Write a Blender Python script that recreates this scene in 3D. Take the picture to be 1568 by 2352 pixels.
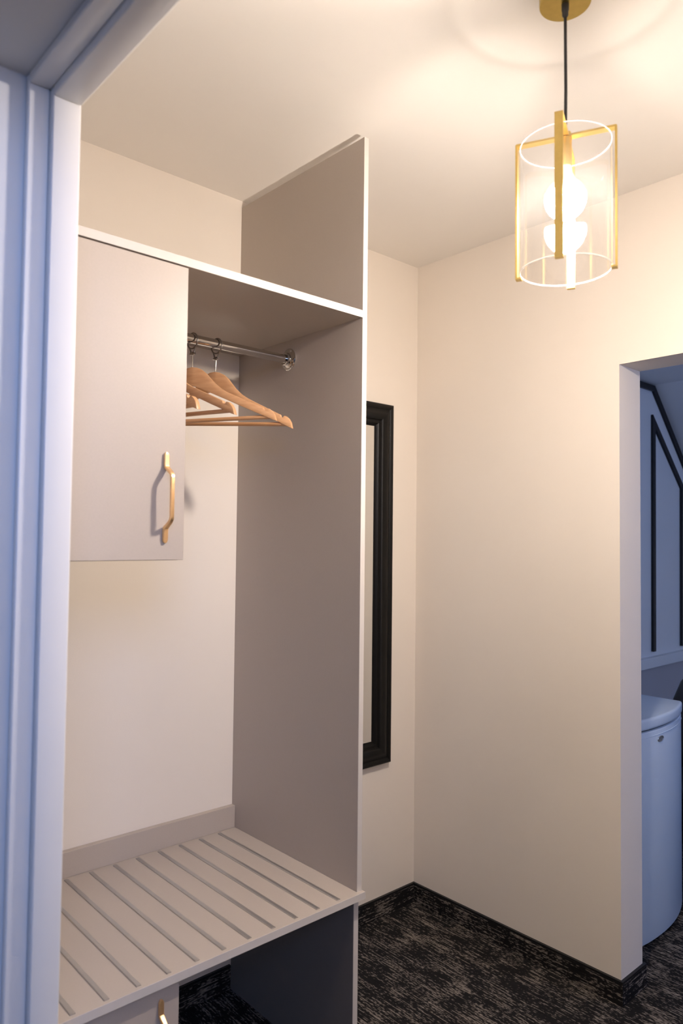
import bpy, bmesh, math, random
from mathutils import Vector, Matrix

for o in list(bpy.data.objects):
    bpy.data.objects.remove(o, do_unlink=True)
scene = bpy.context.scene
COL = scene.collection
PI = math.pi

# ------------------------------------------------------------------ camera
# World: wall behind the wardrobe is y = 0, wall with the doorway is x = 0,
# floor z = 0, ceiling z = 2.5 (metres).
CAM = Vector((-2.1678, -1.9648, 1.4030))
ya, pi_, ro = (math.radians(v) for v in (41.9805, 2.1626, 0.6335))
fwd = Vector((math.sin(ya) * math.cos(pi_), math.cos(ya) * math.cos(pi_), math.sin(pi_)))
rgt = Vector((math.cos(ya), -math.sin(ya), 0.0))
upv = rgt.cross(fwd)
r2 = math.cos(ro) * rgt + math.sin(ro) * upv
u2 = -math.sin(ro) * rgt + math.cos(ro) * upv
cam_data = bpy.data.cameras.new('camera')
cam = bpy.data.objects.new('camera', cam_data)
COL.objects.link(cam)
M = Matrix((r2, u2, -fwd)).transposed().to_4x4()
M.translation = CAM
cam.matrix_world = M
cam_data.sensor_fit = 'HORIZONTAL'
cam_data.sensor_width = 24.0
cam_data.lens = 1680.4577 / 1568.0 * 24.0
cam_data.clip_start = 0.02
cam_data.dof.use_dof = True
cam_data.dof.focus_distance = 2.3
cam_data.dof.aperture_fstop = 3.6
scene.camera = cam

# ------------------------------------------------------------------ sky, daylight, exposure
world = bpy.data.worlds.new('daylight')
scene.world = world
world.use_nodes = True
bgn = world.node_tree.nodes['Background']
bgn.inputs['Color'].default_value = (0.36, 0.52, 1.0, 1)
SKY = 16.5
bgn.inputs['Strength'].default_value = SKY
scene.view_settings.view_transform = 'Standard'
scene.view_settings.look = 'None'
scene.view_settings.gamma = 1.0
scene.view_settings.use_curve_mapping = False
scene.view_settings.exposure = 0.08
BULB_STRENGTH = 1040.0
BULB_COLOR = (1.0, 0.88, 0.78, 1)


def portal(name, loc, rot, sx, sy):
    """sampling portal in a real window opening (gives no light of its own)"""
    d = bpy.data.lights.new(name, 'AREA')
    d.shape = 'RECTANGLE'; d.size = sx; d.size_y = sy
    d.cycles.is_portal = True
    o = bpy.data.objects.new(name, d)
    o.location = loc; o.rotation_euler = rot
    COL.objects.link(o)
    return o


portal('window_portal', (-2.68, -3.41, 2.50), (PI / 2, 0, 0), 1.35, 1.2)
portal('window_portal', (1.00, -3.21, 1.40), (PI / 2, 0, 0), 0.6, 0.9)


# ------------------------------------------------------------------ materials
def new_mat(name):
    m = bpy.data.materials.new(name)
    m.use_nodes = True
    return m, m.node_tree.nodes, m.node_tree.links, m.node_tree.nodes['Principled BSDF']


def mat(name, col, rough=0.5, metal=0.0, spec=0.5, var=0.0, vscale=8.0, bump=0.0, bscale=400.0, coat=0.0):
    m, N, L, b = new_mat(name)
    b.inputs['Base Color'].default_value = (*col, 1)
    b.inputs['Roughness'].default_value = rough
    b.inputs['Metallic'].default_value = metal
    b.inputs['Specular IOR Level'].default_value = spec
    b.inputs['Coat Weight'].default_value = coat
    g = N.new('ShaderNodeNewGeometry')
    if var > 0:
        n = N.new('ShaderNodeTexNoise'); n.inputs['Scale'].default_value = vscale
        n.inputs['Detail'].default_value = 4
        L.new(g.outputs['Position'], n.inputs['Vector'])
        r = N.new('ShaderNodeMapRange')
        r.inputs['From Min'].default_value = 0.25; r.inputs['From Max'].default_value = 0.75
        r.inputs['To Min'].default_value = 1 - var; r.inputs['To Max'].default_value = 1 + var
        L.new(n.outputs['Fac'], r.inputs['Value'])
        mx = N.new('ShaderNodeVectorMath'); mx.operation = 'SCALE'
        mx.inputs[0].default_value = col
        L.new(r.outputs['Result'], mx.inputs['Scale'])
        L.new(mx.outputs['Vector'], b.inputs['Base Color'])
    if bump > 0:
        n2 = N.new('ShaderNodeTexNoise'); n2.inputs['Scale'].default_value = bscale
        n2.inputs['Detail'].default_value = 3
        L.new(g.outputs['Position'], n2.inputs['Vector'])
        bp = N.new('ShaderNodeBump'); bp.inputs['Strength'].default_value = bump
        bp.inputs['Distance'].default_value = 0.0006
        L.new(n2.outputs['Fac'], bp.inputs['Height'])
        L.new(bp.outputs['Normal'], b.inputs['Normal'])
    return m


def carpet_mat(name, along):
    """woven carpet: short dark and beige streaks running along one axis"""
    m, N, L, b = new_mat(name)
    b.inputs['Roughness'].default_value = 0.95
    b.inputs['Specular IOR Level'].default_value = 0.1
    g = N.new('ShaderNodeNewGeometry')

    sn = N.new('ShaderNodeVectorMath'); sn.operation = 'SNAP'          # rows of the weave
    sn.inputs[1].default_value = (.0028, .0030, .0030) if along == 'X' else (.0030, .0028, .0030)
    L.new(g.outputs['Position'], sn.inputs[0])

    def noise(sc, scale, detail=2):
        mp = N.new('ShaderNodeMapping'); mp.inputs['Scale'].default_value = sc
        L.new(sn.outputs['Vector'], mp.inputs['Vector'])
        n = N.new('ShaderNodeTexNoise'); n.inputs['Scale'].default_value = scale
        n.inputs['Detail'].default_value = detail
        L.new(mp.outputs['Vector'], n.inputs['Vector'])
        return n.outputs['Fac']

    hi, lo = 240.0, 9.0
    st = (lo, hi, hi) if along == 'X' else (hi, lo, hi)
    st2 = (lo * 9, hi * 1.3, hi * 1.3) if along == 'X' else (hi * 1.3, lo * 9, hi * 1.3)
    f1 = noise(st, 1.0, 2); f2 = noise(st2, 1.0, 1)
    f3 = noise((1, 1, 1), 14.0, 3)
    f4 = noise((1, 1, 1), 3.0, 2)

    def math_(op, a, bb):
        n = N.new('ShaderNodeMath'); n.operation = op
        for i, v in enumerate((a, bb)):
            if isinstance(v, float): n.inputs[i].default_value = v
            else: L.new(v, n.inputs[i])
        return n.outputs[0]

    s = math_('ADD', math_('MULTIPLY', f1, 0.85), math_('MULTIPLY', f2, 0.60))
    s = math_('ADD', s, math_('MULTIPLY', f3, 0.42))
    s = math_('ADD', s, math_('MULTIPLY', f4, 0.22))
    cr = N.new('ShaderNodeValToRGB')
    e = cr.color_ramp.elements
    e[0].position = 0.0; e[0].color = (0.010, 0.0095, 0.010, 1)
    e[1].position = 1.0; e[1].color = (0.32, 0.275, 0.235, 1)
    e.new(0.43).color = (0.014, 0.013, 0.014, 1)
    e.new(0.60).color = (0.150, 0.130, 0.114, 1)
    mr = N.new('ShaderNodeMapRange')
    mr.inputs['From Min'].default_value = 0.80; mr.inputs['From Max'].default_value = 1.40
    L.new(s, mr.inputs['Value'])
    L.new(mr.outputs['Result'], cr.inputs['Fac'])
    L.new(cr.outputs['Color'], b.inputs['Base Color'])
    bp = N.new('ShaderNodeBump'); bp.inputs['Strength'].default_value = 0.5
    bp.inputs['Distance'].default_value = 0.002
    L.new(f2, bp.inputs['Height']); L.new(bp.outputs['Normal'], b.inputs['Normal'])
    return m


def wood_mat(name):
    m, N, L, b = new_mat(name)
    b.inputs['Roughness'].default_value = 0.38
    tc = N.new('ShaderNodeTexCoord')
    mp = N.new('ShaderNodeMapping'); mp.inputs['Scale'].default_value = (9, 60, 60)
    mp.inputs['Rotation'].default_value = (0, 0.35, 0)
    L.new(tc.outputs['Object'], mp.inputs['Vector'])
    n = N.new('ShaderNodeTexNoise'); n.inputs['Scale'].default_value = 2.2; n.inputs['Detail'].default_value = 5
    L.new(mp.outputs['Vector'], n.inputs['Vector'])
    cr = N.new('ShaderNodeValToRGB')
    e = cr.color_ramp.elements
    e[0].position = 0.3; e[0].color = (0.55, 0.29, 0.135, 1)
    e[1].position = 0.7; e[1].color = (0.66, 0.375, 0.19, 1)
    L.new(n.outputs['Fac'], cr.inputs['Fac'])
    L.new(cr.outputs['Color'], b.inputs['Base Color'])
    return m


def thin_glass(name, tint=(1, 1, 1), dust=0.0):
    """thin clear glass sheet: straight-through transmission plus Fresnel reflection"""
    m, N, L, b = new_mat(name)
    N.remove(b)
    out = N['Material Output']
    tr = N.new('ShaderNodeBsdfTransparent'); tr.inputs['Color'].default_value = (*tint, 1)
    gl = N.new('ShaderNodeBsdfGlossy'); gl.inputs['Roughness'].default_value = 0.03
    lw = N.new('ShaderNodeLayerWeight'); lw.inputs['Blend'].default_value = 0.5
    pw = N.new('ShaderNodeMath'); pw.operation = 'POWER'; pw.inputs[1].default_value = 5.0
    L.new(lw.outputs['Facing'], pw.inputs[0])
    fm = N.new('ShaderNodeMath'); fm.operation = 'MULTIPLY_ADD'       # Schlick, both faces of the sheet
    fm.inputs[1].default_value = 0.90; fm.inputs[2].default_value = 0.075
    L.new(pw.outputs[0], fm.inputs[0])
    mx = N.new('ShaderNodeMixShader')
    L.new(fm.outputs[0], mx.inputs['Fac'])
    L.new(tr.outputs[0], mx.inputs[1]); L.new(gl.outputs[0], mx.inputs[2])
    last = mx
    if dust > 0:
        tl = N.new('ShaderNodeBsdfTranslucent'); tl.inputs['Color'].default_value = (0.9, 0.9, 0.9, 1)
        m2 = N.new('ShaderNodeMixShader'); m2.inputs['Fac'].default_value = dust
        g = N.new('ShaderNodeNewGeometry')
        sp = N.new('ShaderNodeTexNoise'); sp.inputs['Scale'].default_value = 260.0
        L.new(g.outputs['Position'], sp.inputs['Vector'])
        mr = N.new('ShaderNodeMapRange'); mr.inputs['From Min'].default_value = 0.60; mr.inputs['From Max'].default_value = 0.72
        mr.inputs['To Min'].default_value = dust; mr.inputs['To Max'].default_value = dust * 2.2
        L.new(sp.outputs['Fac'], mr.inputs['Value']); L.new(mr.outputs['Result'], m2.inputs['Fac'])
        L.new(mx.outputs[0], m2.inputs[1]); L.new(tl.outputs[0], m2.inputs[2])
        last = m2
    L.new(last.outputs[0], out.inputs['Surface'])
    return m


def emit_mat(name, col, strength):
    m, N, L, b = new_mat(name)
    b.inputs['Base Color'].default_value = (1, 1, 1, 1)
    b.inputs['Emission Color'].default_value = col
    b.inputs['Emission Strength'].default_value = strength
    return m


def rim_mat(name):
    m, N, L, b = new_mat(name)
    b.inputs['Base Color'].default_value = (0.95, 0.93, 0.9, 1)  # whitish body colour stands in for bulb light gleaming in the clear edge
    b.inputs['Roughness'].default_value = 0.15
    b.inputs['Transmission Weight'].default_value = 0.35
    return m


M_WALL = mat('beige_wall_paint', (0.82, 0.75, 0.67), 0.75, spec=0.25, var=0.015, vscale=3, bump=0.25, bscale=350)
M_CEIL = mat('ceiling_paint', (0.89, 0.85, 0.80), 0.85, spec=0.2, var=0.01, vscale=3, bump=0.15, bscale=300)
M_WHITE = mat('white_wall_paint', (0.84, 0.84, 0.84), 0.7, spec=0.3, var=0.015, vscale=3, bump=0.2, bscale=350)
M_FRAME = mat('white_gloss_frame_paint', (0.76, 0.75, 0.745), 0.35, spec=0.5, var=0.01, vscale=4)
M_LAM = mat('cashmere_laminate', (0.468, 0.408, 0.357), 0.42, spec=0.4, var=0.02, vscale=260)
M_EDGE = mat('pale_edge_band', (0.63, 0.585, 0.545), 0.4, spec=0.4, var=0.01, vscale=60)
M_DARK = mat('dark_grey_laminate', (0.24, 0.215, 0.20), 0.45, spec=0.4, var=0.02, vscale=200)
M_ALU = mat('satin_aluminium', (0.52, 0.51, 0.50), 0.38, metal=0.9, var=0.03, vscale=120)
M_CHROME = mat('chrome', (0.60, 0.58, 0.56), 0.06, metal=1.0, var=0.02, vscale=40)
M_WIRE = mat('dark_steel', (0.22, 0.19, 0.165), 0.3, metal=0.85, var=0.03, vscale=90)
M_WOOD = wood_mat('beech_wood')
M_GOLD = mat('satin_gold', (0.86, 0.56, 0.29), 0.33, metal=0.85, var=0.02, vscale=120)
M_BRASS = mat('brushed_brass', (0.72, 0.52, 0.17), 0.33, metal=1.0, var=0.05, vscale=90)
M_CANOPY = mat('dark_brushed_brass', (0.44, 0.32, 0.095), 0.30, metal=1.0, var=0.05, vscale=90)
M_BLACKF = mat('black_lacquer_frame', (0.006, 0.0055, 0.005), 0.42, spec=0.2, var=0.1, vscale=60)
M_BLACK = mat('black_paint', (0.010, 0.010, 0.011), 0.4, spec=0.4, var=0.1, vscale=30)
M_CORD = mat('black_cable', (0.012, 0.012, 0.014), 0.5, var=0.05, vscale=200)
M_LEATHER = mat('black_leather', (0.010, 0.010, 0.012), 0.45, var=0.15, vscale=60, bump=0.4, bscale=300)
M_FRIDGE = mat('white_enamel_daylight_tint', (0.62, 0.72, 0.84), 0.28, spec=0.5, var=0.01, vscale=5)  # white enamel with the blue of the daylight tinted into its colour
M_SEAL = mat('dark_rubber_seal', (0.06, 0.07, 0.08), 0.7, var=0.05, vscale=50)
M_MIRROR = mat('mirror_silver', (0.90, 0.90, 0.88), 0.01, metal=1.0, var=0.002, vscale=2)
M_GLASS = thin_glass('clear_glass', dust=0.003)
M_PANE = thin_glass('window_glass')
M_RIM = rim_mat('glass_edge_gleam')
M_BULB = emit_mat('glowing_bulb', BULB_COLOR, BULB_STRENGTH)
M_COLLAR = mat('white_light_collar', (0.8, 0.8, 0.78), 0.4, var=0.01)
M_REVEAL = mat('light_grey_wall_paint', (0.64, 0.64, 0.65), 0.7, spec=0.3, var=0.015, vscale=3, bump=0.2, bscale=350)
M_HALL = mat('hall_wall_paint', (0.14, 0.135, 0.13), 0.8, spec=0.2, var=0.02, vscale=3)
M_CARPET_Y = carpet_mat('carpet_streaks_across', 'Y')
M_CARPET_X = carpet_mat('carpet_streaks_along', 'X')


# ------------------------------------------------------------------ mesh helpers
def add_box(bm, a, b):
    x0, x1 = sorted((a[0], b[0])); y0, y1 = sorted((a[1], b[1])); z0, z1 = sorted((a[2], b[2]))
    v = [bm.verts.new(p) for p in ((x0, y0, z0), (x1, y0, z0), (x1, y1, z0), (x0, y1, z0),
                                   (x0, y0, z1), (x1, y0, z1), (x1, y1, z1), (x0, y1, z1))]
    for f in ((3, 2, 1, 0), (4, 5, 6, 7), (0, 1, 5, 4), (1, 2, 6, 5), (2, 3, 7, 6), (3, 0, 4, 7)):
        bm.faces.new([v[i] for i in f])


def add_lathe(bm, prof, n=32, center=(0, 0, 0)):
    """prof: list of (r, z) revolved about z"""
    rings = []
    for r, z in prof:
        if r < 1e-6:
            rings.append([bm.verts.new((center[0], center[1], center[2] + z))])
        else:
            rings.append([bm.verts.new((center[0] + r * math.cos(2 * PI * i / n),
                                        center[1] + r * math.sin(2 * PI * i / n), center[2] + z)) for i in range(n)])
    for A, B in zip(rings, rings[1:]):
        for i in range(n):
            j = (i + 1) % n
            if len(A) == 1 and len(B) == 1: continue
            if len(A) == 1: bm.faces.new((A[0], B[j], B[i]))
            elif len(B) == 1: bm.faces.new((A[i], A[j], B[0]))
            else: bm.faces.new((A[i], A[j], B[j], B[i]))


def add_tube(bm, pts, r, n=12, closed=False):
    pts = [Vector(p) for p in pts]
    rings = []
    N = len(pts)
    ref = None
    for k, p in enumerate(pts):
        if closed: t = pts[(k + 1) % N] - pts[k - 1]
        elif k == 0: t = pts[1] - p
        elif k == N - 1: t = p - pts[k - 1]
        else: t = pts[k + 1] - pts[k - 1]
        t.normalize()
        if ref is None:
            ref = Vector((0, 0, 1)) if abs(t.z) < 0.9 else Vector((1, 0, 0))
        a = t.cross(ref).normalized(); b = a.cross(t)
        ref = b
        rr = r[k] if isinstance(r, (list, tuple)) else r
        rings.append([bm.verts.new(p + rr * (math.cos(2 * PI * i / n) * a + math.sin(2 * PI * i / n) * b)) for i in range(n)])
    pairs = list(zip(rings, rings[1:])) + ([(rings[-1], rings[0])] if closed else [])
    for A, B in pairs:
        for i in range(n):
            j = (i + 1) % n
            bm.faces.new((A[i], A[j], B[j], B[i]))
    if not closed:
        bm.faces.new(list(reversed(rings[0]))); bm.faces.new(rings[-1])


def add_prism(bm, poly, axis, lo, hi):
    """extrude a 2D polygon along an axis; poly coords are the two remaining axes in order"""
    def P(p, h):
        if axis == 'x': return (h, p[0], p[1])
        if axis == 'y': return (p[0], h, p[1])
        return (p[0], p[1], h)
    A = [bm.verts.new(P(p, lo)) for p in poly]; B = [bm.verts.new(P(p, hi)) for p in poly]
    bm.faces.new(A); bm.faces.new(list(reversed(B)))
    n = len(poly)
    for i in range(n):
        j = (i + 1) % n
        bm.faces.new((A[j], A[i], B[i], B[j]))


def obj(name, bm, material, parent=None, smooth=None, bevel=0.0, segs=2, loc=None):
    bmesh.ops.recalc_face_normals(bm, faces=bm.faces)
    if bevel > 0:
        ed = [e for e in bm.edges if len(e.link_faces) == 2 and e.calc_face_angle(0) > 0.6]
        bmesh.ops.bevel(bm, geom=ed, offset=bevel, segments=segs, affect='EDGES', profile=0.5)
    me = bpy.data.meshes.new(name)
    bm.to_mesh(me); bm.free()
    me.materials.append(material)
    if smooth is not None:
        for p in me.polygons: p.use_smooth = True
        me.set_sharp_from_angle(angle=math.radians(smooth))
    o = bpy.data.objects.new(name, me)
    COL.objects.link(o)
    if parent: o.parent = parent
    if loc: o.location = loc
    return o


def box(name, a, b, material, parent=None, bevel=0.0, segs=2):
    bm = bmesh.new(); add_box(bm, a, b)
    return obj(name, bm, material, parent, bevel=bevel, segs=segs, smooth=(40 if bevel else None))


def boxes(name, lst, material, parent=None):
    bm = bmesh.new()
    for a, b in lst: add_box(bm, a, b)
    return obj(name, bm, material, parent)


def tag(o, label, cat, group=None, kind=None):
    o['label'] = label; o['category'] = cat
    if group: o['group'] = group
    if kind: o['kind'] = kind
    return o


def thing(name, label, cat, loc=(0, 0, 0), group=None, rotz=0.0):
    o = bpy.data.objects.new(name, None)
    o.empty_display_size = 0.1
    COL.objects.link(o)
    o.location = loc; o.rotation_euler = (0, 0, rotz)
    return tag(o, label, cat, group)


def S(o, label, cat):
    return tag(o, label, cat, kind='structure')


def local(parent, *objs):
    """children built in world coordinates: keep them there under the parent"""
    inv = Matrix.LocRotScale(parent.location, parent.rotation_euler, None).inverted()
    for o in objs:
        o.matrix_parent_inverse = inv


# ================================================================== SETTING
H = 2.5            # lobby ceiling
XL = -1.705        # lobby face of the wall with the entrance opening
YF = -2.42         # lobby wall opposite the wardrobe
XB1 = 0.1376       # far face of the doorway wall
YD = -0.851        # doorway jamb
YD2 = -1.78
ZD = 1.9626        # doorway head
HX0, HX1, HY0, HH = -3.6, -1.95, -3.4, 3.25     # entrance hall with a higher ceiling
AX1, AY0, AZ = 3.0, -3.2, 2.335       # adjoining attic room
XS = 2.06                              # where the attic slope starts

S(box('floor', (HX0 - .2, HY0 - .2, -0.1), (AX1 + .2, 0.5, 0), M_CARPET_Y),
  'dark charcoal and beige streaked carpet floor', 'floor')
S(box('ceiling', (XL - .045, YF - .1, H), (XB1, 0.1, H + .1), M_CEIL), 'warm white painted lobby ceiling', 'ceiling')
S(box('wall_back', (XL - .1, 0, 0), (XB1, 0.12, H), M_WALL), 'beige wall behind the wardrobe and the mirror', 'wall')
S(boxes('wall_right', [((0, YD, 0), (XB1, 0, H)), ((0, YD2, ZD), (XB1, YD, H)), ((0, YF, 0), (XB1, YD2, H))], M_WALL),
  'beige wall with the open doorway beside the lamp', 'wall')
S(box('wall_front', (XL - .1, YF - .12, 0), (XB1, YF, H), M_WALL), 'beige lobby wall facing the wardrobe', 'wall')
# wall with the entrance opening the camera looks through
YO1, YO2, ZO = -0.774, -2.36, 2.137      # rough opening; two small steps lead to the clear opening
S(boxes('wall_left', [((HX1, YO1, 0), (XL, 0.0, H)), ((HX1, YO2, ZO), (XL, YO1, H)), ((HX1, HY0, 0), (XL, YO2, H))], M_REVEAL),
  'pale wall around the entrance opening in the left foreground', 'wall')
# door frame set in that opening
XF0 = -1.750
fr = bpy.data.objects.new('door_1', None); COL.objects.link(fr)
fr.location = (XF0, -1.35, 0)
S(fr, 'white painted door frame in the left foreground', 'door frame')
XM0 = -1.784       # the middle step of the lining
fp = [box('jamb', (XF0, -0.80, 0), (XL + .0015, YO1, ZO), M_FRAME, fr, bevel=.003, segs=3),
      box('jamb', (XF0, YO2, 0), (XL + .0015, -2.27, ZO), M_FRAME, fr, bevel=.003, segs=3),
      box('head', (XF0, -2.27, 2.109), (XL + .0015, -0.80, ZO), M_FRAME, fr, bevel=.003, segs=3),
      box('stop', (XM0, -0.787, 0), (XF0, YO1, ZO), M_FRAME, fr, bevel=.003, segs=3),
      box('stop', (XM0, YO2, 0), (XF0, -2.283, ZO), M_FRAME, fr, bevel=.003, segs=3),
      box('stop', (XM0, -2.283, 2.122), (XF0, -0.787, ZO), M_FRAME, fr, bevel=.003, segs=3)]
local(fr, *fp)

# carpet skirting with a black cap strip
ZSK = 0.0724


def skirting(name, runs, m, label):
    """runs: list of ((x0,y0),(x1,y1)) boxes of the strip"""
    bm = bmesh.new()
    for (a, b) in runs: add_box(bm, (a[0], a[1], 0.0), (b[0], b[1], ZSK - .008))
    o = obj(name, bm, m)
    bm = bmesh.new()
    for (a, b) in runs: add_box(bm, (a[0], a[1], ZSK - .008), (b[0], b[1], ZSK))
    obj('cap_strip', bm, M_BLACK, o)
    return S(o, label, 'baseboard')


T = 0.009
skirting('baseboard_back', [((-0.8350, -T), (0, 0))], M_CARPET_X, 'streaked carpet skirting under the mirror')
skirting('baseboard_bench', [((-1.35, -T), (-0.8515, 0))], M_CARPET_X, 'streaked carpet skirting in the dark space under the bench')
skirting('baseboard_right', [((-T, YD - T), (0, -T))], M_CARPET_Y, 'streaked carpet skirting along the doorway wall')
skirting('baseboard_jamb', [((0, YD - T), (XB1 + T, YD))], M_CARPET_X, 'short carpet skirting around the doorway jamb')
skirting('baseboard_doorway', [((XB1, YD), (XB1 + T, -.72))], M_CARPET_Y, 'carpet skirting behind the doorway jamb')

# ---- entrance hall behind the camera (unseen; walls darkened to cut bounced light, one window)
WX0, WX1, WZ0, WZ1 = -3.35, -2.0, 1.9, 3.1
S(boxes('wall_hall_front', [((HX0, HY0 - .15, 0), (WX0, HY0, HH)), ((WX1, HY0 - .15, 0), (XL, HY0, HH)),
                            ((WX0, HY0 - .15, 0), (WX1, HY0, WZ0)), ((WX0, HY0 - .15, WZ1), (WX1, HY0, HH))], M_HALL),
  'grey hall wall with a window behind the viewer', 'wall')
S(box('wall_hall_left', (HX0 - .15, HY0 - .15, 0), (HX0, 0.35, HH), M_HALL), 'grey hall wall far left of the viewer', 'wall')
S(box('wall_hall_back', (HX0, 0.2, 0), (HX1, 0.35, HH), M_HALL), 'grey hall wall at the end left of the entrance', 'wall')
S(box('wall_hall_corner', (HX1, 0.0, 0), (XL - .1, 0.35, HH), M_WHITE), 'white corner of the hall behind the frame', 'wall')
S(box('wall_hall_upper', (HX1, HY0, H), (HX1 + .15, 0.0, HH), M_WHITE), 'white hall wall above the entrance opening', 'wall')
S(box('ceiling_hall', (HX0 - .15, HY0 - .15, HH), (HX1 + .15, 0.35, HH + .1), M_HALL), 'hall ceiling behind the viewer', 'ceiling')


def window(name, width, z1, loc, rotz, label, mull):
    """window in its own frame of reference: x along the wall, +y into the room"""
    w = bpy.data.objects.new(name, None); COL.objects.link(w)
    w.location = loc; w.rotation_euler = (0, 0, rotz)
    S(w, label, 'window')
    x0, x1, y, z0 = -width / 2, width / 2, 0.0, 0.0
    bm = bmesh.new(); f = .05
    add_box(bm, (x0, y - .04, z0), (x0 + f, y + .02, z1)); add_box(bm, (x1 - f, y - .04, z0), (x1, y + .02, z1))
    add_box(bm, (x0 + f, y - .04, z0), (x1 - f, y + .02, z0 + f)); add_box(bm, (x0 + f, y - .04, z1 - f), (x1 - f, y + .02, z1))
    xs = [x0 + f] + [x0 + (x1 - x0) * (k + 1) / (mull + 1) for k in range(mull)] + [x1 - f]
    for k in range(1, mull + 1): add_box(bm, (xs[k] - .03, y - .04, z0 + f), (xs[k] + .03, y + .02, z1 - f))
    obj('window_frame', bm, M_FRAME, w)
    for k in range(mull + 1):
        a = xs[k] + (.03 if k else 0); b = xs[k + 1] - (.03 if k < mull else 0)
        box('pane', (a, y - .012, z0 + f), (b, y - .008, z1 - f), M_PANE, w)
    box('window_sill', (x0, y + .02, z0), (x1, y + .11, z0 + .015), M_FRAME, w)


window('window_1', WX1 - WX0, WZ1 - WZ0, ((WX0 + WX1) / 2, HY0 - .08, WZ0), 0.0, 'white framed hall window behind the viewer', 0)

# ---- adjoining attic room seen through the doorway
zk = AZ - (AX1 - XS) * 1.02
bm = bmesh.new()
add_prism(bm, [(XB1, 0), (AX1, 0), (AX1, zk), (XS, AZ), (XB1, AZ)], 'y', 0.0, 0.12)
S(obj('wall_gable', bm, M_WHITE), 'gable wall with black moulding beyond the doorway', 'wall')
S(box('ceiling_attic', (XB1, AY0, AZ), (XS + .02, 0.0, AZ + .1), M_WHITE), 'flat attic ceiling beyond the doorway', 'ceiling')
bm = bmesh.new()
add_prism(bm, [(XS, AZ), (AX1 + .15, zk - .15 * 1.02), (AX1 + .15, zk + .05), (XS, AZ + .15)], 'y', AY0, 0.0)
S(obj('ceiling_slope', bm, M_WHITE), 'sloping attic ceiling beyond the doorway', 'ceiling')
S(box('wall_knee', (AX1, AY0, 0), (AX1 + .12, 0, zk), M_WHITE), 'low knee wall under the attic slope', 'wall')
bm = bmesh.new()
for poly in ([(XB1, 0), (.70, 0), (.70, AZ), (XB1, AZ)], [(.70, 0), (1.30, 0), (1.30, .95), (.70, .95)],
             [(.70, 1.85), (1.30, 1.85), (1.30, AZ), (.70, AZ)], [(1.30, 0), (AX1, 0), (AX1, zk), (XS, AZ), (1.30, AZ)]):
    add_prism(bm, poly, 'y', AY0 - .15, AY0)
S(obj('wall_attic_front', bm, M_WHITE), 'attic room wall with a window facing the gable wall', 'wall')
window('window_2', .6, .9, (1.0, AY0 - .08, .95), 0.0, 'white framed attic window facing the gable wall', 0)
S(box('wall_attic_left', (XB1 - .02, AY0 - .15, 0), (XB1, YF - .12, AZ + .1), M_WHITE), 'attic room wall left of its window', 'wall')


def strip2d(name, pts, w, d, y, label, material=M_BLACK, closed=False):
    """flat moulding of width w following a polyline in a wall plane y (mitred corners)"""
    P = [Vector((p[0], p[1])) for p in pts]
    n = len(P); L_, R_ = [], []
    for i in range(n):
        if closed: a, b = P[i - 1], P[(i + 1) % n]
        else: a = P[i - 1] if i > 0 else None; b = P[i + 1] if i < n - 1 else None
        t1 = (P[i] - a).normalized() if a is not None else (b - P[i]).normalized()
        t2 = (b - P[i]).normalized() if b is not None else t1
        n1 = Vector((-t1.y, t1.x)); n2 = Vector((-t2.y, t2.x))
        mm = (n1 + n2).normalized(); k = 1 / max(.35, mm.dot(n1))
        L_.append(P[i] + mm * w / 2 * k); R_.append(P[i] - mm * w / 2 * k)
    bm = bmesh.new()
    seg = range(n if closed else n - 1)
    vs = [[bm.verts.new((p.x, yy, p.y)) for p in arr] for arr in (L_, R_) for yy in (y, y - d)]
    l0, l1, r0, r1 = vs
    for i in seg:
        j = (i + 1) % n
        bm.faces.new((l0[i], l0[j], l1[j], l1[i])); bm.faces.new((r1[i], r1[j], r0[j], r0[i]))
        bm.faces.new((l1[i], l1[j], r1[j], r1[i])); bm.faces.new((r0[i], r0[j], l0[j], l0[i]))
    if not closed:
        bm.faces.new((l0[0], l1[0], r1[0], r0[0])); bm.faces.new((l1[-1], l0[-1], r0[-1], r1[-1]))
    return S(obj(name, bm, material), label, 'moulding')


strip2d('trim_1', [(XB1 + .02, 2.318), (2.052, 2.312), (2.4676, 1.888), (2.95, 1.397)], .034, .015, 0.0,
        'black moulding along the edge of the gable wall')
strip2d('trim_2', [(2.040, .775), (2.049, 2.118), (2.432, 1.748), (2.420, .775)], .032, .015, 0.0,
        'black angled panel moulding on the gable wall beyond the doorway', closed=False)
bm = bmesh.new(); add_box(bm, (XB1, -.035, .69), (AX1, 0, .748))
S(obj('trim_3', bm, M_WHITE, bevel=.004), 'pale rail under the black panel moulding', 'moulding')

S(box('trim_4', (XB1, -.006, 0), (AX1, 0, .69), mat('mauve_grey_sheet', (0.50, 0.48, 0.50), 0.7, spec=0.3, var=0.015, vscale=3)),  # thin sheet over the lower wall, darker mauve grey than above
  'mauve grey lower wall below the pale rail', 'wainscot')

# ================================================================== WARDROBE
XP0, XP1, YP = -0.851, -0.8355, -0.577
ZB = 0.4994
ZT = 2.478
T_B = 0.018


def board(name, a, b, parent, band, material=M_LAM):
    """a chipboard panel whose front edge carries a pale edge band"""
    p = box(name, a, b, material, parent, bevel=.0006, segs=1)
    return p


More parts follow.
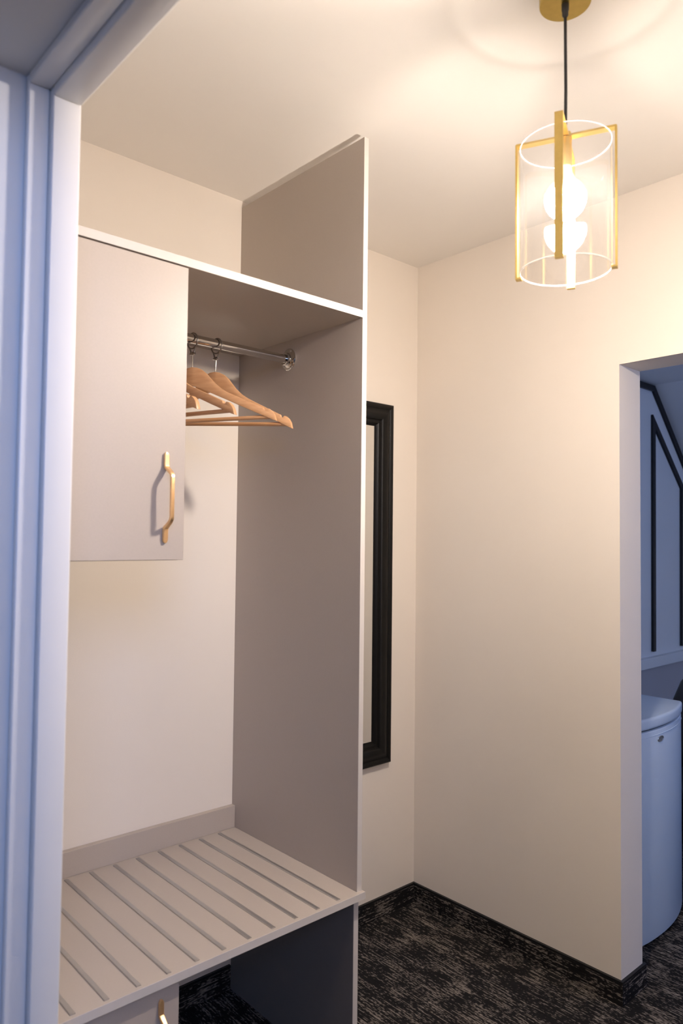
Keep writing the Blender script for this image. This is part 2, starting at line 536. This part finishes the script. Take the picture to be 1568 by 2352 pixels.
def board_thing(name, a, b, label, cat, material=M_LAM, edge=M_EDGE):
    x0, y0, z0 = a; x1, y1, z1 = b          # y0 = front
    t = thing(name, label, cat, ((x0 + x1) / 2, (y0 + y1) / 2, z0))
    c1 = box('board', (x0, y0 + .0012, z0), (x1, y1, z1), material, t, bevel=.0005, segs=1)
    c2 = box('edge_band', (x0, y0, z0), (x1, y0 + .0012, z1), edge, t)
    local(t, c1, c2)
    return t


board_thing('wardrobe_divider', (XP0, YP, ZB), (XP1, 0, ZT), 'tall taupe laminate side panel with pale edge standing on the bench', 'panel')
board_thing('wardrobe_shelf', (XL, YP, 1.9905), (XP0, 0, 2.0092), 'long taupe top shelf with pale front edge above the hanging rail', 'shelf')
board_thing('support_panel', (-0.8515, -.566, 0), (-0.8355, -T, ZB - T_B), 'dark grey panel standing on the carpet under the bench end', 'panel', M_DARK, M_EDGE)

# bench seat with rear upstand and aluminium strips
bench = thing('luggage_bench', 'taupe luggage bench with parallel metal strips across its top', 'bench', (-1.27, -.29, ZB - T_B))
YB = -0.5885
ch = [box('board', (XL, YB + .0012, ZB - T_B), (-0.832, 0, ZB), M_LAM, bench, bevel=.0005, segs=1),
      box('edge_band', (XL, YB, ZB - T_B), (-0.832, YB + .0012, ZB), M_EDGE, bench)]
first = None
for k in range(12):
    x = -0.9150 - .0674 * k
    if first is None:
        bm = bmesh.new()
        prof = [(-.0052, 0), (-.0052, .0016), (-.0042, .0026), (.0042, .0026), (.0052, .0016), (.0052, 0)]
        add_prism(bm, prof, 'y', -.274, .274)
        first = obj('metal_strip', bm, M_ALU, bench); s = first
    else:
        s = first.copy(); COL.objects.link(s); s.parent = bench
    local(bench, s)
    s.location = (x, -.304, ZB)
    ch.append(s)
local(bench, *ch)


tag(box('upstand_board', (XL, -.018, ZB), (XP0, 0, .5669), M_LAM, bevel=.0008, segs=1),
    'narrow taupe upstand board along the wall behind the slatted bench', 'board')


def handle(parent, x, ztop, length, y, m=M_GOLD):
    """bow handle: flat feet, slanted necks, straight grip; a swept flat bar"""
    ft, nk, off = .030, .016, .030
    half = length / 2
    path = []    # (out, z, width, thick)
    pts = [(.0028, half, .004, .0050), (.0028, half - .0015, .0075, .0055), (.0030, half - .004, .0105, .0058), (.0032, half - .008, .0118, .0062),
           (.0036, half - ft + .004, .0118, .0066), (.0052, half - ft - .002, .0116, .0070),
           (off - .006, half - ft - nk + .002, .0096, .0068), (off - .0015, half - ft - nk - .003, .0090, .0068), (off, half - ft - nk - .009, .0088, .0068)]
    path = pts + [(o_, -z, w, t) for o_, z, w, t in reversed(pts)]
    bm = bmesh.new(); rings = []
    n = len(path)
    for i, (o_, z, w, t) in enumerate(path):
        a = path[max(0, i - 1)]; b = path[min(n - 1, i + 1)]
        tx, tz = b[0] - a[0], b[1] - a[1]; l = math.hypot(tx, tz); tx /= l; tz /= l
        nx, nz = -tz, tx                  # in (out, z) plane
        ring = []
        for (sx, sn) in ((-1, -.55), (-.7, -1), (.7, -1), (1, -.55), (1, .55), (.7, 1), (-.7, 1), (-1, .55)):
            ring.append(bm.verts.new((x + sx * w / 2, y - (o_ + sn * t / 2 * nx), ztop - half + z + sn * t / 2 * nz)))
        rings.append(ring)
    for A, B in zip(rings, rings[1:]):
        for i in range(8):
            j = (i + 1) % 8
            bm.faces.new((A[i], A[j], B[j], B[i]))
    bm.faces.new(rings[0]); bm.faces.new(list(reversed(rings[-1])))
    return obj('handle', bm, m, parent, smooth=35)


def cabinet(name, x0, x1, z0, z1, ydoor, doorx1, dz0, dz1, label, hx, hz, dlabel, back=0.0):
    t = thing(name, label, 'cabinet', ((x0 + x1) / 2, -.28, z0))
    b_ = .016; yb = ydoor + .020
    bm = bmesh.new()
    add_box(bm, (x0, yb, z0), (x1, back, z0 + b_)); add_box(bm, (x0, yb, z1 - b_), (x1, back, z1))
    add_box(bm, (x0, yb, z0 + b_), (x0 + b_, back, z1 - b_)); add_box(bm, (x1 - b_, yb, z0 + b_), (x1, back, z1 - b_))
    add_box(bm, (x0 + b_, back - .006, z0 + b_), (x1 - b_, back, z1 - b_))
    body = obj('body', bm, M_LAM, t)
    d = box('door', (x0 + .001, ydoor, dz0), (doorx1, ydoor + .018, dz1), M_LAM, t, bevel=.0007, segs=1)
    h = handle(d, hx, hz, .190, ydoor)
    h['label'] = 'satin gold bow handle'
    local(t, body, d); local(t, h); h.matrix_parent_inverse = Matrix.Identity(4)
    return t


cabinet('wall_cabinet', XL, -1.3755, 1.3549, 1.9903, YP - .001, -1.3724, 1.3562, 1.9862,
        'taupe hanging cabinet with gold handle fixed under the shelf', -1.4178, 1.582, '')
cabinet('bench_cabinet', XL, -1.362, 0.0, ZB - T_B - .0005, -.572, -1.3590, .02, ZB - T_B - .004,
        'taupe floor cabinet with gold handle under the bench', -1.4020, .4510, '')

# clothes rail
RZ, RY = 1.9325, -.263
rail = thing('clothes_rail', 'chrome hanging rail with round end flange under the shelf', 'rail', (-1.1, RY, RZ))
bm = bmesh.new(); add_tube(bm, [(-1.3755, RY, RZ), (-.862, RY, RZ)], .0127, 28)
c1 = obj('tube', bm, M_CHROME, rail, smooth=40)


def flange(x, sgn):
    bm = bmesh.new()
    add_lathe(bm, [(0, 0), (.0310, 0), (.0325, .0015), (.0325, .0035), (.0305, .0055), (.0215, .0065), (.0190, .0085), (.0185, .0180), (.0172, .0195), (.0130, .0195)], 40)
    bmesh.ops.rotate(bm, verts=bm.verts, cent=(0, 0, 0), matrix=Matrix.Rotation(sgn * PI / 2, 3, 'Y'))
    o = obj('flange', bm, M_CHROME, rail, smooth=35)
    o.location = (x, RY, RZ)
    for a in (PI / 2, PI / 2 + 2.094, PI / 2 - 2.094):
        bm = bmesh.new()
        add_lathe(bm, [(.0030, .0048), (.0026, .0070), (0, .0078)], 12, (.0262 * math.cos(a), .0262 * math.sin(a), 0))
        bmesh.ops.rotate(bm, verts=bm.verts, cent=(0, 0, 0), matrix=Matrix.Rotation(sgn * PI / 2, 3, 'Y'))
        obj('screw', bm, M_CHROME, o, smooth=35)
    return o


c2 = flange(XP0, -1)
local(rail, c1, c2)


# hangers
def make_hanger(label):
    t = thing('clothes_hanger', label, 'hanger', (0, 0, 0), 'wooden hangers on the rail')
    # origin: rail axis; hanger plane = local xz
    zh = -.0775                                # hump top under the rail axis
    half = [(0, 0), (.014, -.0015), (.026, -.0068), (.038, -.0170), (.050, -.0315), (.062, -.0450), (.078, -.0590), (.095, -.0695), (.120, -.0815),
            (.1905, -.1135), (.1915, -.1185), (.1945, -.1215), (.1985, -.1205), (.2005, -.1165), (.2065, -.1175), (.2145, -.1240), (.2205, -.1335), (.2250, -.1500)]
    low = [(.2150, -.1465), (.150, -.1165), (.080, -.0835), (.020, -.0560), (.0, -.0490)]
    right = half + low
    poly = [(x, zh + z) for x, z in right] + [(-x, zh + z) for x, z in reversed(right) if x > 1e-6]
    bm = bmesh.new(); add_prism(bm, poly, 'y', -.006, .006)
    bmesh.ops.bisect_plane(bm, geom=bm.verts[:] + bm.edges[:] + bm.faces[:], plane_co=(0, 0, 0), plane_no=(1, 0, 0))
    for v in bm.verts: v.co.y += .10 * abs(v.co.x)          # the two arms sweep back from the middle
    body = obj('wooden_body', bm, M_WOOD, t, bevel=.0014, segs=2, smooth=25)
    bm = bmesh.new()
    add_tube(bm, [(-.208, .0208, zh - .1385), (.208, .0208, zh - .1385)], .0054, 14)
    obj('trouser_bar', bm, M_WOOD, t, smooth=40)
    # closed ring round the rail, lying in the plane across the rail -> turned to the rail by ring_rot later
    bm = bmesh.new()
    rr = .0205; cz = .0127 - .0205 + .0022
    add_tube(bm, [(rr * math.cos(a), 0, cz + rr * math.sin(a)) for a in [2 * PI * i / 40 for i in range(40)]], .0021, 10, closed=True)
    add_tube(bm, [(-.0128, 0, cz - .0155), (-.0072, 0, cz - .0270), (-.0066, 0, cz - .0340)], .0019, 8)
    add_tube(bm, [(.0128, 0, cz - .0155), (.0072, 0, cz - .0270), (.0066, 0, cz - .0340)], .0019, 8)
    ring = obj('security_ring', bm, M_WIRE, t, smooth=50)
    bm = bmesh.new()
    add_tube(bm, [(-.0098, 0, cz - .0350), (.0098, 0, cz - .0350)], .0030, 10)
    add_box(bm, (-.0036, -.0030, cz - .0385), (.0036, .0030, cz - .0300))
    clasp = obj('clasp', bm, M_CHROME, ring, smooth=40)
    bm = bmesh.new()
    add_tube(bm, [(0, 0, cz - .0360), (0, 0, zh - .004)], .0017, 10)
    obj('hook_pin', bm, M_CHROME, t, smooth=50)
    return t, ring


def copy_tree(o, parent=None):
    c = o.copy(); COL.objects.link(c); c.parent = parent
    for k in list(o.children): copy_tree(k, c)
    return c


hlabels = ['beech wooden clothes hanger nearest the rail flange, with the longest visible arm',
           'beech wooden clothes hanger second from the rail flange, its metal ring beside the cabinet door',
           'beech wooden clothes hanger, only one arm end with notch showing past cabinet door',
           'beech wooden clothes hanger almost hidden behind the cabinet door, only its tip showing']
h0, _ = make_hanger(hlabels[0])
spots = [(-1.1010, -59, 2.2), (-1.1765, -54.5, -1.4), (-1.2680, -70.5, 0.0), (-1.3330, -83, 0.6)]
for i, (x, a, tilt) in enumerate(spots):
    h = h0 if i == 0 else copy_tree(h0)
    h.location = (x, RY, RZ); h.rotation_euler = (0, math.radians(tilt), math.radians(a)); h['label'] = hlabels[i]
for h in [o for o in bpy.data.objects if o.name.startswith('clothes_hanger')]:
    for k in h.children:
        if k.name.startswith('security_ring'):
            k.rotation_euler = (0, 0, math.radians(-80) - h.rotation_euler.z)

# ================================================================== MIRROR
mir = thing('wall_mirror', 'tall wall mirror in a wide black profiled frame beside the wardrobe panel', 'mirror', (-.43, 0, .5695))
mx0, mx1, mz0, mz1 = -.70, -.1572, .5695, 1.9181
prof = [(0, 0), (0, .0230), (.004, .0265), (.011, .0275), (.017, .0250), (.020, .0225), (.026, .0255), (.036, .0300), (.046, .0305), (.055, .0275),
        (.061, .0215), (.064, .0165), (.069, .0160), (.074, .0180), (.078, .0150), (.083, .0080), (.086, .0075), (.086, .004)]
bm = bmesh.new(); cols = []
for w, d in prof:
    cols.append([bm.verts.new(p) for p in ((mx0 + w, -d, mz0 + w), (mx1 - w, -d, mz0 + w), (mx1 - w, -d, mz1 - w), (mx0 + w, -d, mz1 - w))])
for A, B in zip(cols, cols[1:]):
    for i in range(4):
        j = (i + 1) % 4
        bm.faces.new((A[i], A[j], B[j], B[i]))
f1 = obj('frame', bm, M_BLACKF, mir, smooth=28)
g1 = box('mirror_glass', (mx0 + .080, -.006, mz0 + .080), (mx1 - .080, -.002, mz1 - .080), M_MIRROR, mir)
local(mir, f1, g1)

# ================================================================== PENDANT LAMP
LX, LY = -.8945, -1.2000
lamp = thing('pendant_lamp', 'brass pendant lamp with clear glass cylinder and glowing bulb', 'pendant lamp', (LX, LY, 1.93))
LC = []


def lpart(name, bm, m, parent=None, smooth=35, bevel=0):
    o = obj(name, bm, m, parent or lamp, smooth=smooth, bevel=bevel)
    if parent is None: LC.append(o)
    return o


bm = bmesh.new()
add_lathe(bm, [(0, 2.4995), (.0495, 2.4995), (.0500, 2.4985), (.0500, 2.4765), (.0490, 2.4750), (0, 2.4750)], 64, (LX, LY, 0))
lpart('ceiling_canopy', bm, M_CANOPY)
bm = bmesh.new()
add_lathe(bm, [(0, 2.476), (.0072, 2.476), (.0072, 2.462), (.0062, 2.4605), (.0062, 2.452), (.0035, 2.448), (0, 2.448)], 20, (LX, LY, 0))
lpart('cord_grip', bm, M_CORD)
bm = bmesh.new(); add_tube(bm, [(LX, LY, 2.462), (LX + .0005, LY, 2.40), (LX + .0012, LY - .0004, 2.30), (LX, LY, 2.205)], .0031, 12)
lpart('cord', bm, M_CORD)
ZA, RL, ZBOT = 2.2020, .0925, 1.9330
A0 = math.radians(24)
for k in range(4):
    a = A0 + k * PI / 2
    d = Vector((math.cos(a), math.sin(a), 0)); tt = Vector((-d.y, d.x, 0)); ww = .0078
    cl = [(0.0, ZA), (RL - .003, ZA), (RL, ZA - .003), (RL, ZBOT + .003), (RL - .002, ZBOT)]
    # strip of thickness .004 following this path in the (radial, z) plane
    outer = [(0.0, ZA + .004), (RL + .002, ZA + .004), (RL + .004, ZA + .002), (RL + .004, ZBOT - .0035), (RL - .0075, ZBOT - .0035), (RL - .0075, ZBOT), (RL, ZBOT), (RL, ZA), (0.0, ZA)]
    bm = bmesh.new()
    rows = []
    for s in (-1, 1):
        rows.append([bm.verts.new(Vector((LX, LY, 0)) + d * r_ + tt * (ww * s) + Vector((0, 0, z_))) for r_, z_ in outer])
    bm.faces.new(rows[0]); bm.faces.new(list(reversed(rows[1])))
    n = len(outer)
    for i in range(n):
        j = (i + 1) % n
        bm.faces.new((rows[0][i], rows[0][j], rows[1][j], rows[1][i]))
    lpart('bracket_arm', bm, M_BRASS, smooth=None)
bm = bmesh.new()
add_lathe(bm, [(0, 2.212), (.0110, 2.212), (.0110, 2.2015), (.0125, 2.2010), (.0125, 2.145), (.0105, 2.142), (0, 2.142)], 32, (LX, LY, 0))
lpart('socket', bm, M_BRASS)
RG = .0885
bm = bmesh.new()
n = 72; zt, zb = 2.1880, ZBOT + .0035
v0 = [bm.verts.new((LX + RG * math.cos(2 * PI * i / n), LY + RG * math.sin(2 * PI * i / n), zt)) for i in range(n)]
v1 = [bm.verts.new((v.co.x, v.co.y, zb)) for v in v0]
for i in range(n):
    j = (i + 1) % n
    bm.faces.new((v0[i], v1[i], v1[j], v0[j]))
glass = lpart('glass_shade', bm, M_GLASS, smooth=60)
glass['label'] = 'clear glass cylinder'
for z_ in (zt, zb):
    bm = bmesh.new()
    add_tube(bm, [(LX + (RG - .0015) * math.cos(2 * PI * i / n), LY + (RG - .0015) * math.sin(2 * PI * i / n), z_) for i in range(n)], (.0010 if z_ == zt else .0014), 8, closed=True)
    rr_ = lpart('rim', bm, M_RIM, parent=glass)
bm = bmesh.new()
BZ, BR = 2.0800, .0400
prof = [(BR * math.sin(t), BZ + BR * math.cos(t)) for t in [1.32 + (PI - 1.32) * i / 18 for i in range(19)]]
prof[-1] = (0, BZ - BR)
add_lathe(bm, prof, 40, (LX, LY, 0))
b_ = lpart('bulb', bm, M_BULB, smooth=60)
bm = bmesh.new()
prof = [(.0118, 2.1440), (.0135, 2.1310)] + [(BR * 1.004 * math.sin(t), BZ + BR * math.cos(t)) for t in [.55 + (1.33 - .55) * i / 6 for i in range(7)]]  # neck plus opaque collar added to keep bulb light off the ceiling
add_lathe(bm, prof, 40, (LX, LY, 0))
lpart('bulb_light_collar', bm, M_COLLAR, smooth=40)
b_['label'] = 'glowing white bulb'
local(lamp, *LC)

# ================================================================== ADJOINING ROOM
# small white fridge with bowed front
FX0, FX1, FYC, FYB = .165, .770, -.706, -.16
FZ = .785
fridge = thing('mini_fridge', 'small white fridge with a bowed front beyond the doorway', 'fridge', ((FX0 + FX1) / 2, (FYC + FYB) / 2, 0))


def bow(x0, x1, yc, depth, n=20):
    pts = []
    for i in range(n + 1):
        u = i / n * 2 - 1
        pts.append((x0 + (x1 - x0) * i / n, yc - depth * (1 - abs(u) ** 2.2)))
    return pts


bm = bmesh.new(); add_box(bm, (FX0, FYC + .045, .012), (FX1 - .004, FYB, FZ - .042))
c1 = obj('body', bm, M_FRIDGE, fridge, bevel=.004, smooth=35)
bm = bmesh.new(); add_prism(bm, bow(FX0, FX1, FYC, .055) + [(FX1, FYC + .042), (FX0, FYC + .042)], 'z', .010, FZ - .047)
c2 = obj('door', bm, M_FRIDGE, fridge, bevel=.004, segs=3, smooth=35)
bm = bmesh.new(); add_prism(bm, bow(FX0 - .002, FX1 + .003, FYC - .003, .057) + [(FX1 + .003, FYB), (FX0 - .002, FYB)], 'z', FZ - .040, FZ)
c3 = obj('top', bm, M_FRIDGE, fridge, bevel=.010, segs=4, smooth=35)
bm = bmesh.new(); add_prism(bm, bow(FX0 + .004, FX1 - .004, FYC + .006, .05) + [(FX1 - .004, FYB), (FX0 + .004, FYB)], 'z', FZ - .049, FZ - .038)
c4 = obj('seal', bm, M_SEAL, fridge)
# trim strip line below the top of the door
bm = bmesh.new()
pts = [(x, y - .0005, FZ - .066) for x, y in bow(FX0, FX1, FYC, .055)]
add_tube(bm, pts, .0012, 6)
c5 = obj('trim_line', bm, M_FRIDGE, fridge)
local(fridge, c1, c2, c3, c4, c5)
# oval badge
bx_ = .470
uu = (bx_ - FX0) / (FX1 - FX0) * 2 - 1
by_ = FYC - .055 * (1 - abs(uu) ** 2.2)
bm = bmesh.new()
add_lathe(bm, [(0, 0), (.0240, 0), (.0240, .0020), (.0215, .0034), (.0190, .0022), (0, .0018)], 32)
bmesh.ops.scale(bm, verts=bm.verts, vec=(1, .46, 1))
bmesh.ops.rotate(bm, verts=bm.verts, cent=(0, 0, 0), matrix=Matrix.Rotation(PI / 2, 3, 'X'))
bd = obj('badge', bm, M_ALU, fridge, smooth=35)
bd['label'] = 'small oval metal badge'
local(fridge, bd)
bd.location = (bx_, by_ + .0006, FZ - .084); bd.rotation_euler = (0, 0, 0)

# black armchair at the right edge, behind the fridge
chair = thing('armchair', 'black chair at the right edge of the doorway beside the white fridge', 'armchair', (1.155, -.74, 0), rotz=-PI / 2)
box('seat', (-.26, -.34, .20), (.26, .02, .42), M_LEATHER, chair, bevel=.03, segs=4)
bm = bmesh.new()
add_prism(bm, [(-.04, .22), (-.02, .42), (.04, .70), (.13, .775), (.20, .80), (.26, .76), (.20, .50), (.16, .22)], 'x', -.26, .26)
obj('backrest', bm, M_LEATHER, chair, bevel=.02, segs=3, smooth=40)
for s in (-1, 1):
    bm = bmesh.new()
    add_prism(bm, [(-.35, .14), (.18, .14), (.16, .56), (-.28, .54), (-.35, .48)], 'x', s * .265, s * .345)
    obj('arm', bm, M_LEATHER, chair, bevel=.02, segs=3, smooth=40)
for sx in (-1, 1):
    for sy in (-1, 1):
        bm = bmesh.new()
        add_lathe(bm, [(0, 0), (.014, 0), (.022, .15), (0, .15)], 14, (sx * .30, -.09 + sy * .22, 0))
        obj('leg', bm, M_BLACK, chair, smooth=40)
